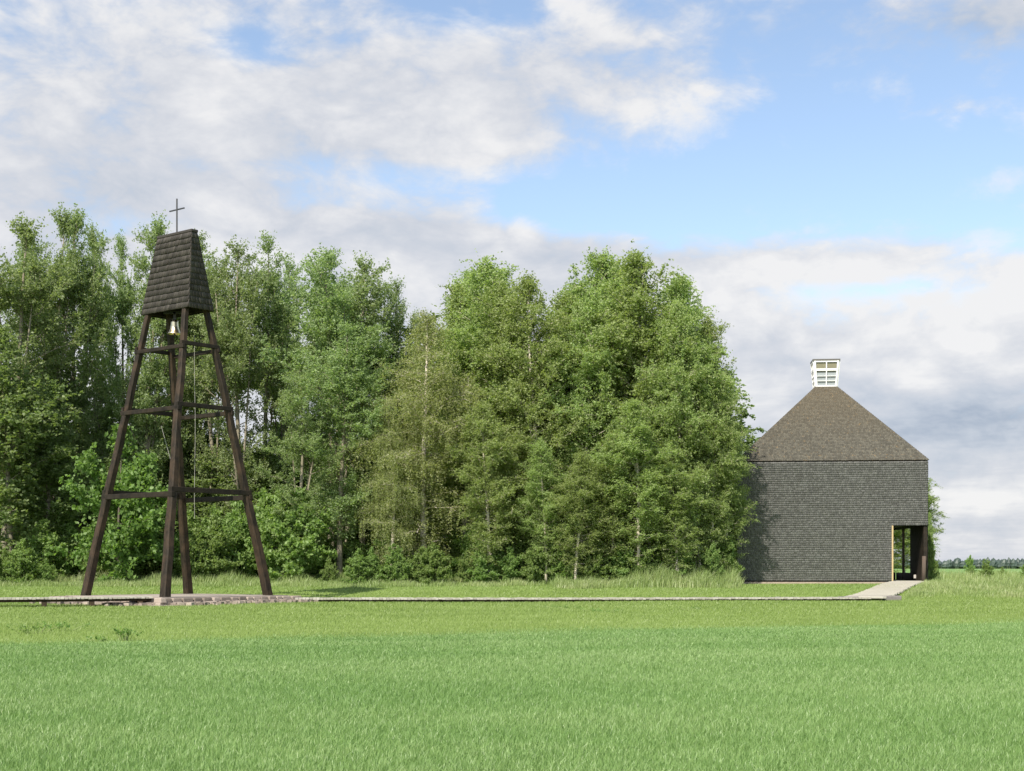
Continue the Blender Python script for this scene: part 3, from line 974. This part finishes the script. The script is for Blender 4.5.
def tree_variant(kind, seed):
    """returns (wood mesh, crown mesh) of a tree 10 m tall, crown radius about 1.6 m unless stated"""
    rng = np.random.default_rng(seed)
    P = dict(
        birch=dict(H=10, W=1.55, c0=.10, limbs=96, el=(18, 60), droop=.28, leaves=64000, size=.064, leaf='leaf_birch', bark='bark_birch', r=.07, shape=(.50, .46)),
        aspen=dict(H=10, W=1.75, c0=.16, limbs=84, el=(28, 62), droop=-.10, leaves=50000, size=.060, leaf='leaf_aspen', bark='bark_aspen', r=.085, shape=(.55, .50)),
        weeping=dict(H=10, W=1.7, c0=.08, limbs=70, el=(20, 60), droop=.8, leaves=58000, size=.058, leaf='leaf_olive', bark='bark_birch', r=.085, shape=(.45, .55)),
        maple=dict(H=10, W=4.2, c0=.04, limbs=56, el=(0, 65), droop=.25, leaves=17000, size=.30, leaf='leaf_maple', bark='bark_dark', r=.13, shape=(.30, .55)),
        shade=dict(H=10, W=1.8, c0=.08, limbs=64, el=(15, 60), droop=.1, leaves=26000, size=.12, leaf='leaf_dark', bark='bark_aspen', r=.09, shape=(.45, .55)),
        shrub=dict(H=10, W=4.6, c0=.0, limbs=54, el=(5, 80), droop=.2, leaves=17000, size=.40, leaf='leaf_shrub', bark='bark_dark', r=.10, shape=(.15, .5)),
    )[kind]
    H, W = P['H'], P['W']
    mb = MB()
    # trunk
    bend = rng.normal(0, .12, 2); ph = rng.uniform(0, 6, 2)
    def tp(t):
        return np.array([bend[0] * H * .25 * t * t + .07 * math.sin(ph[0] + 5 * t), bend[1] * H * .25 * t * t + .07 * math.sin(ph[1] + 6 * t), H * t * .97])
    zs = np.linspace(0, 1, 12)
    mb.tube([tp(t) - (np.array([0, 0, .25]) if t == 0 else 0) for t in zs], [P['r'] * (1 - t) ** .85 + .012 for t in zs], 8)
    forks = []
    if kind in ('aspen', 'maple', 'shrub', 'shade'):
        for k in range(3 if kind != 'aspen' else 3):
            t0 = rng.uniform(.02, .3) if kind in ('maple', 'shrub') else rng.uniform(.2, .55)
            a = rng.uniform(0, 2 * np.pi); p0 = tp(t0); L = H * (1 - t0) * rng.uniform(.6, .8)
            out = W * rng.uniform(.25, .5)
            pts = [p0 + np.array([math.cos(a) * out * s ** .7, math.sin(a) * out * s ** .7, L * s]) for s in np.linspace(0, 1, 6)]
            mb.tube(pts, [P['r'] * .6 * (1 - t0) * (1 - s) + .012 for s in np.linspace(0, 1, 6)], 6)
            forks.append((t0, pts))
    C = []; wts = []
    ga = 2.39996; a0 = rng.uniform(0, 6)
    p1, p2 = P['shape']
    for i in range(P['limbs']):
        t = P['c0'] + (1 - P['c0']) * ((i + rng.uniform(0, 1)) / P['limbs']) ** .9
        t = min(t, .985)
        s = (t - P['c0']) / (1 - P['c0'])
        if kind == 'aspen' and .0 < t - (.50 if seed < 135 else .36) < .22 and rng.random() < .72: continue
        prof = ((s + .08) / (p1 + .08)) ** .55 if s < p1 else ((1 - s) / (1 - p1)) ** p2
        L = W * max(.20, prof) * rng.uniform(.55, 1.25)
        az = a0 + ga * i + rng.normal(0, .35)
        el = R(min(82, P['el'][0] + (P['el'][1] - P['el'][0]) * s + 16 * max(0, s - .8) / .2 + rng.normal(0, 12)))
        p0 = tp(t)
        if forks and rng.random() < .55:
            t0, pts = forks[rng.integers(len(forks))]
            if t > t0:
                q = min(.999, (t - t0) / (1 - t0)) * (len(pts) - 1); j = int(q); fr = q - j
                p0 = pts[j] * (1 - fr) + pts[min(j + 1, len(pts) - 1)] * fr
        n = 6; pts = [p0]; d = np.array([math.cos(az) * math.cos(el), math.sin(az) * math.cos(el), math.sin(el)])
        for k in range(n):
            dd = d.copy(); dd[2] -= P['droop'] * ((k + 1) / n) ** 1.6; dd += rng.normal(0, .16, 3)
            dd /= np.linalg.norm(dd); pts.append(pts[-1] + dd * L / n)
        r0 = P['r'] * .34 * (1 - t * .7) * (.6 + .4 * prof)
        mb.tube(pts, [max(.005, r0 * (1 - k / (n + .5))) for k in range(n + 1)], 4, False)
        # twigs
        nt = max(4, int(9 * prof))
        for k in range(nt):
            q = (0.22 + .78 * (k + rng.random()) / nt) * n; j = min(n - 1, int(q)); fr = q - j
            b = pts[j] * (1 - fr) + pts[j + 1] * fr
            ta = rng.uniform(0, 2 * np.pi); te = rng.normal(.25, .45)
            td = np.array([math.cos(ta) * math.cos(te), math.sin(ta) * math.cos(te), math.sin(te)]) + d * .7
            td /= np.linalg.norm(td); TL = L * rng.uniform(.18, .38) + .08
            e1 = b + td * TL * .55; dv = td.copy(); dv[2] -= P['droop'] * 1.2; dv /= np.linalg.norm(dv)
            e2 = e1 + dv * TL * .6
            mb.tube([b, e1, e2], [max(.004, r0 * .35), .004, .002], 3, False)
            C.append((b, e1, e2, TL))
        wts += [1.0] * nt
    nl = P['leaves']; idx = rng.integers(0, len(C), nl)
    B = np.array([c[0] for c in C]); E_1 = np.array([c[1] for c in C]); E_2 = np.array([c[2] for c in C]); TLs = np.array([c[3] for c in C])
    wgt = TLs / TLs.sum(); idx = rng.choice(len(C), nl, p=wgt)
    u = rng.random(nl) ** .75
    pos = np.where((u < .5)[:, None], B[idx] + (E_1[idx] - B[idx]) * (u * 2)[:, None], E_1[idx] + (E_2[idx] - E_1[idx]) * ((u - .5) * 2)[:, None])
    sp = {'birch': .19, 'aspen': .17, 'weeping': .14, 'shade': .2}.get(kind, .34)
    g = rng.normal(size=(nl, 3)) * (sp * (.5 + TLs[idx] * .5))[:, None]
    g[:, 2] *= .85
    if kind == 'weeping':
        st = rng.random(nl) < .6
        dl = np.where(st, rng.random(nl) ** 1.2 * .75, 0)
        # hanging strands: snap to strand positions
        sid = rng.integers(0, 5, nl); off = np.random.default_rng(seed + 1).normal(size=(len(C) * 5, 3)) * .16
        o_ = off[idx * 5 + sid]; base = E_2[idx] + o_ * np.array([1, 1, .3])
        base[:, 2] -= dl
        pos = np.where(st[:, None], base + rng.normal(size=(nl, 3)) * .025, pos + g * 1.0)
    else:
        # short leafy sprigs growing out of every twig
        NS = 7
        r2 = np.random.default_rng(seed + 5)
        sid = rng.integers(0, NS, nl); key = idx * NS + sid
        us = r2.random(len(C) * NS) ** .8
        k = us < .5; ci = np.arange(len(C) * NS) // NS
        o0 = np.where(k[:, None], B[ci] + (E_1[ci] - B[ci]) * (us * 2)[:, None], E_1[ci] + (E_2[ci] - E_1[ci]) * ((us - .5) * 2)[:, None])
        sd = r2.normal(size=(len(C) * NS, 3)) * .9
        outw = o0.copy(); outw[:, 2] = 0; outw /= np.linalg.norm(outw, axis=1)[:, None] + .3
        sd += outw * .7; sd[:, 2] += {'birch': .35, 'aspen': .9}.get(kind, .3)
        sd /= np.linalg.norm(sd, axis=1)[:, None]
        sl_ = (sp * 2.1) * r2.uniform(.5, 1.3, len(C) * NS)
        uu = rng.random(nl)
        mix_ = rng.random(nl) < .82
        spr = o0[key] + sd[key] * (sl_[key] * uu)[:, None] + rng.normal(size=(nl, 3)) * (.026 if kind not in ('maple', 'shrub') else .09)
        if kind == 'birch': spr[:, 2] -= .10 * uu * uu
        pos = np.where(mix_[:, None], spr, pos + g * .6)
    pos[:, 2] = np.maximum(pos[:, 2], .02)
    wood = mb.mesh(kind + '_wood', M[P['bark']], True)
    crown = leaf_mesh(kind + '_leaves', pos, P['size'], M[P['leaf']], rng, up=.6, hang=(kind == 'weeping'), aspect=.72 if kind != 'weeping' else .55)
    return wood, crown


TREE_LABELS_USED = {}


def build_woods():
    rnd = random.Random(4)
    V = {}
    for k, n in (('birch', 4), ('aspen', 4), ('weeping', 2), ('maple', 1), ('shade', 2), ('shrub', 3)):
        V[k] = [tree_variant(k, 100 + 17 * i + len(k)) for i in range(n)]

    def place(kind, px, Y, top, wide=1.0, label=None, name=None, cat='tree', group=None, var=None, height=None):
        X = at(px, Y); z = float(gz(X, Y))
        H = height if height else (HZ - top) / F * Y + CAMZ - z
        v = V[kind][rnd.randrange(len(V[kind])) if var is None else var]
        r = empty(name or (kind + '_tree'), (X, Y, z - .03), rnd.uniform(0, 2 * math.pi))
        s = H / 10
        sw = s * wide if kind in ('maple', 'shrub') else wide * (0.55 * s + 0.45 * 1.9)
        r.scale = (sw, sw, s)
        t = make_obj('trunk' if cat == 'tree' else 'stem', v[0], r); c = make_obj('crown' if cat == 'tree' else 'foliage', v[1], r)
        tag(r, label, cat, group)
        return r
    G1 = 'tall aspens along the left side of the wood'
    G2 = 'birches along the front edge of the wood'
    # (kind, px, Y, top, width, label)
    front = [
        ('aspen', -28, 92, 224, 1.2, None), ('aspen', 6, 90, 222, 1.25, 'tall dark green aspen cut by the left edge of the photo'),
        ('aspen', 30, 98, 236, .9, 'slim aspen just right of the leftmost tree'),
        ('aspen', 48, 95, 211, 1.0, 'tallest pale topped aspen near the left edge'),
        ('aspen', 78, 97, 211, 1.05, 'tall aspen with round sunlit top over a gap of sky'),
        ('aspen', 102, 104, 230, .75, 'thin aspen in the gap left of the bell tower'),
        ('aspen', 121, 101, 240, .62, 'narrow pointed aspen close to the left of the tower roof'),
        ('aspen', 146, 97, 221, .95, 'tall aspen rising just behind the left side of the tower roof'),
        ('aspen', 176, 103, 250, .9, 'aspen directly behind the tower roof'),
        ('aspen', 214, 99, 240, .95, 'aspen showing at the right side of the tower roof'),
        ('aspen', 238, 95, 239, 1.0, 'second aspen right of the tower roof'),
        ('aspen', 264, 99, 244, .95, 'aspen with bare dark stems right of the tower'),
        ('aspen', 287, 103, 256, .75, 'thin aspen at the low dip right of the tower'),
        ('aspen', 330, 92, 250, 1.25, 'broad aspen with a rounded top and airy upper branches'),
        ('aspen', 362, 94, 254, 1.15, 'aspen sharing the rounded top left of the weeping birch'),
        ('aspen', 340, 86, 330, 1.2, 'bright green aspen standing lower in front of the round topped one'),
        ('aspen', 301, 85, 372, 1.0, 'small bright aspen low down right of the tower leg'),
        ('aspen', 399, 97, 278, .8, 'small topped aspen left of the weeping birch'),
        ('weeping', 425, 86, 306, 1.25, 'olive weeping birch with white trunk and hanging twigs'),
        ('weeping', 393, 85, 395, .9, 'short olive weeping birch at the left foot of the big one'),
        ('birch', 446, 93, 283, 1.1, 'birch just left of the pointed middle birch'),
        ('birch', 468, 90, 257, 1.25, 'pointed tall birch in the middle of the wood'),
        ('birch', 497, 95, 274, 1.0, 'birch right behind the pointed middle birch'),
        ('birch', 518, 88, 281, 1.1, 'birch with pale twin trunk left of centre'),
        ('birch', 537, 86, 272, 1.1, 'birch with a clear pale trunk near the photo centre'),
        ('birch', 563, 90, 292, 1.15, 'lower birch in the dip right of centre'),
        ('birch', 585, 86, 286, 1.0, 'birch in front of the left twin summit of the right group'),
        ('birch', 600, 90, 250, 1.3, 'tall birch forming the left summit of the right group'),
        ('birch', 628, 92, 262, 1.1, 'birch between the two summits of the right group'),
        ('birch', 650, 87, 253, 1.25, 'tall birch forming the right summit beside the church'),
        ('birch', 673, 86, 272, 1.05, 'birch on the right shoulder of the wood'),
        ('birch', 676, 90, 280, 1.2, 'full crowned birch at the back of the right shoulder'),
        ('birch', 697, 88, 316, .9, 'round crowned birch at the back of the slope to the church'),
        ('birch', 682, 84, 300, .95, 'sunlit birch stepping down towards the church'),
        ('birch', 698, 85, 332, .85, 'dark birch on the right slope of the wood'),
        ('birch', 712, 85, 372, .82, 'lower birch whose boughs overlap the church wall'),
        ('birch', 726, 86.3, 425, .72, 'small birch nearest to the church wall'),
        ('birch', 640, 82.5, 400, 1.1, 'small leafy birch low in front of the right summit'),
        ('birch', 577, 82, 452, .85, 'little birch with thin pale stem at the meadow edge'),
        ('birch', 487, 83, 400, 1.0, 'small birch low in front of the middle group'),
        ('birch', 612, 83, 430, .9, 'young birch low between the right group trunks'),
        ('birch', 676, 82.5, 440, 1.0, 'young birch before the dark hollow left of the church'),
        ('birch', 545, 83, 440, .8, 'young birch beside the clear pale trunk'),
        ('aspen', 195, 106, 252, 1.2, 'aspen hidden for the most part by the roof and legs of the tower'),
        ('aspen', 346, 98, 256, 1.2, 'aspen at the back of the rounded top left of the weeping birch'),
        ('birch', 578, 96, 283, 1.1, 'birch at the back just left of the right group'),
        ('birch', 484, 98, 272, 1.1, 'birch at the back beside the pointed middle birch'),
        ('maple', 118, 84, 436, .92, 'broad leaved bright green maple behind the left tower leg'),
        ('shade', 12, 86, 330, 1.2, 'dark bushy tree low at the left edge of the photo'),
        ('shade', 45, 88, 380, 1.0, 'dark tree under the tallest pale aspen'),
        ('birch', 928, 106, 512, .24, 'thin drooping birch showing behind the right corner of the church'),
        ('birch', 921, 112, 470, .9, 'birch seen through the church passage'),
        ('birch', 905, 118, 470, 1.1, None), ('birch', 890, 114, 480, 1.1, None),
    ]
    names = dict(birch='birch_tree', aspen='aspen_tree', weeping='weeping_birch', maple='maple_tree', shade='broadleaf_tree')
    for k, px, Y, top, w, lab in front:
        if lab is None:
            lab = 'aspen just outside the left edge' if px < 0 else 'birch behind the church passage half hidden by the wall'
            grp = 'half hidden trees at the sides'
        else: grp = None
        place(k, px, Y, top, w, lab, names[k], group=grp, var=(rnd.randrange(2) + (0 if px < 190 else 2)) if k == 'aspen' else None)
    # rows behind: they fill the lower storey
    hid = 'leafy tree deep inside the wood behind the front rows'
    row = []
    for px in range(-40, 300, 21): row.append((px + rnd.uniform(-8, 8), rnd.uniform(103, 112), rnd.uniform(385, 425) + (45 if px > 225 else 0)))
    for px in range(-30, 300, 34): row.append((px + rnd.uniform(-8, 8), rnd.uniform(94, 100), rnd.uniform(440, 480)))
    for px in range(300, 420, 22): row.append((px + rnd.uniform(-6, 6), rnd.uniform(102, 110), rnd.uniform(370, 420)))
    for px in range(420, 735, 23): row.append((px + rnd.uniform(-8, 8), rnd.uniform(98, 106), rnd.uniform(315, 360) + (50 if px > 660 else 0)))
    for px in range(430, 735, 36): row.append((px + rnd.uniform(-8, 8), rnd.uniform(90, 95), rnd.uniform(420, 460)))
    for px, Y, top in row:
        place('shade', px, Y, top, rnd.uniform(1.1, 1.4), hid, 'broadleaf_tree', group='half hidden trees inside the wood')
    # shrubs at the edge of the wood
    sl = 'leafy green shrub in the undergrowth along the edge of the wood'
    for px in range(-40, 735, 24):
        place('shrub', px + rnd.uniform(-8, 8), rnd.uniform(100, 118), 0, rnd.uniform(.6, .9), 'tall shrub in the shade deep inside the wood', 'shrub', 'shrub', 'shrubs deep inside the wood', height=rnd.uniform(4.5, 6.5))
    for i, px in enumerate(list(range(-20, 722, 11))):
        if px > 735: continue
        Y = rnd.uniform(85, 89)
        if 40 < px < 160: Y = 88
        h = rnd.uniform(1.5, 3.4) if px > 420 else rnd.uniform(1.8, 3.6)
        if 185 < px < 330: h *= 1.5
        if px % 22 < 11 and not 60 < px < 330: Y = rnd.uniform(82.3, 84); h = rnd.uniform(1.3, 2.5)
        place('shrub', px + rnd.uniform(-7, 7), Y, 0, rnd.uniform(.7, 1.1), sl, 'shrub', 'shrub', 'shrubs along the edge of the wood', height=h)
    for px, Y, h, w, lab in ((929, 96, 3.0, .36, 'leafy bush at the right corner of the church'), (933, 100, 1.7, .6, 'low dark bush just right of the church corner'),
                          (1026, 106, 1.4, .7, 'dark shrub cut by the right edge of the photo'), (986, 104, 1.5, .8, 'loose pale green bush in the meadow right of the church'),
                          (972, 110, 1.1, .8, 'small bush left of the loose pale one in the meadow'), (1002, 112, 1.0, .8, 'small bush right of the loose pale one in the meadow'),
                          (970, 220, 2.6, .7, 'distant round bush in the far field right of the church')):
        place('shrub', px, Y, 0, w, lab, 'shrub', 'shrub', height=h)


def build_far():
    rng = np.random.default_rng(77)
    mb = MB()
    tone = []
    for rowi in range(3):
        x = -700.0
        while x < 2600:
            w = rng.uniform(5, 11); Y = 1750 + rowi * 45 + rng.normal(0, 8)
            h = rng.uniform(8.5, 11.5) + 1.2 * math.sin(x * .012) + (rng.random() < .12) * 2.2
            n = 6; prof = [(.55, 0.), (1., .28), (.85, .6), (.45, .86), (.05, 1.)]
            b = len(mb.v)
            for pr, pz in prof:
                for k in range(n):
                    a = 2 * math.pi * k / n + pz
                    rr = pr * w * .62 * rng.uniform(.75, 1.2)
                    mb.v.append((x + rr * math.cos(a), Y + rr * math.sin(a), .5 + h * pz * rng.uniform(.93, 1.05)))
            for i in range(len(prof) - 1):
                for k in range(n):
                    k2 = (k + 1) % n
                    mb.f.append((b + i * n + k, b + i * n + k2, b + i * n + n + k2, b + i * n + n + k))
            x += w * rng.uniform(.3, .6)
    o = mb.build('far_forest', M['far'])
    tag(o, 'dark distant forest line on the horizon right of the church', 'forest', kind='stuff')


def build_weeds():
    rng = np.random.default_rng(31)
    def weed(px, py, h, n, spread, lab, flat=.6, i=0):
        Y = 1.6 * F / (py - HZ); X = at(px, Y); z = float(gz(X, Y))
        N = n; a = rng.uniform(0, 6.28, N)
        st = MB()
        C = []
        for k in range(n):
            dx, dy = rng.normal(0, spread, 2)
            tip = Vector((dx * 1.3 + rng.normal(0, .05), dy, h * rng.uniform(.5, 1)))
            b = Vector((dx * .6, dy * .6, 0)); m_ = (b + tip) / 2 + Vector((0, 0, .15 * h))
            st.tube([b, m_, tip], [.008, .006, .003], 4, False)
            for q in range(9):
                t = rng.random(); C.append(np.array(m_ * (1 - t) + tip * t) + rng.normal(0, .03, 3))
        r = empty('weed', (X, Y, z))
        st.build('stem', M['meadow'], r)
        make_obj('leaves', leaf_mesh('weed_leaves', np.array(C), .06, M['leaf_maple'], rng), r)
        tag(r, lab, 'weed')
    weed(35, 634, .22, 16, .28, 'flattened weed clump farthest left in the low grass')
    weed(58, 631, .26, 14, .30, 'arching weed clump second from the left in the low grass')
    weed(125, 641, .34, 18, .15, 'upright leafy weed in the low grass before the bell tower')
    weed(97, 642, .10, 8, .15, 'tiny weed just left of the upright leafy one')
    weed(600, 612, .12, 10, .35, 'small dark weed tuft in the grass before the boardwalk middle')
    weed(568, 609, .10, 10, .5, 'second small weed tuft left of the dark one by the boardwalk')
    weed(692, 610, .10, 8, .2, 'small weed tuft before the boardwalk nearest to the church')


build_tower()
build_platform()
build_walks()
build_church()
build_woods()
build_far()
build_grass()
build_weeds()
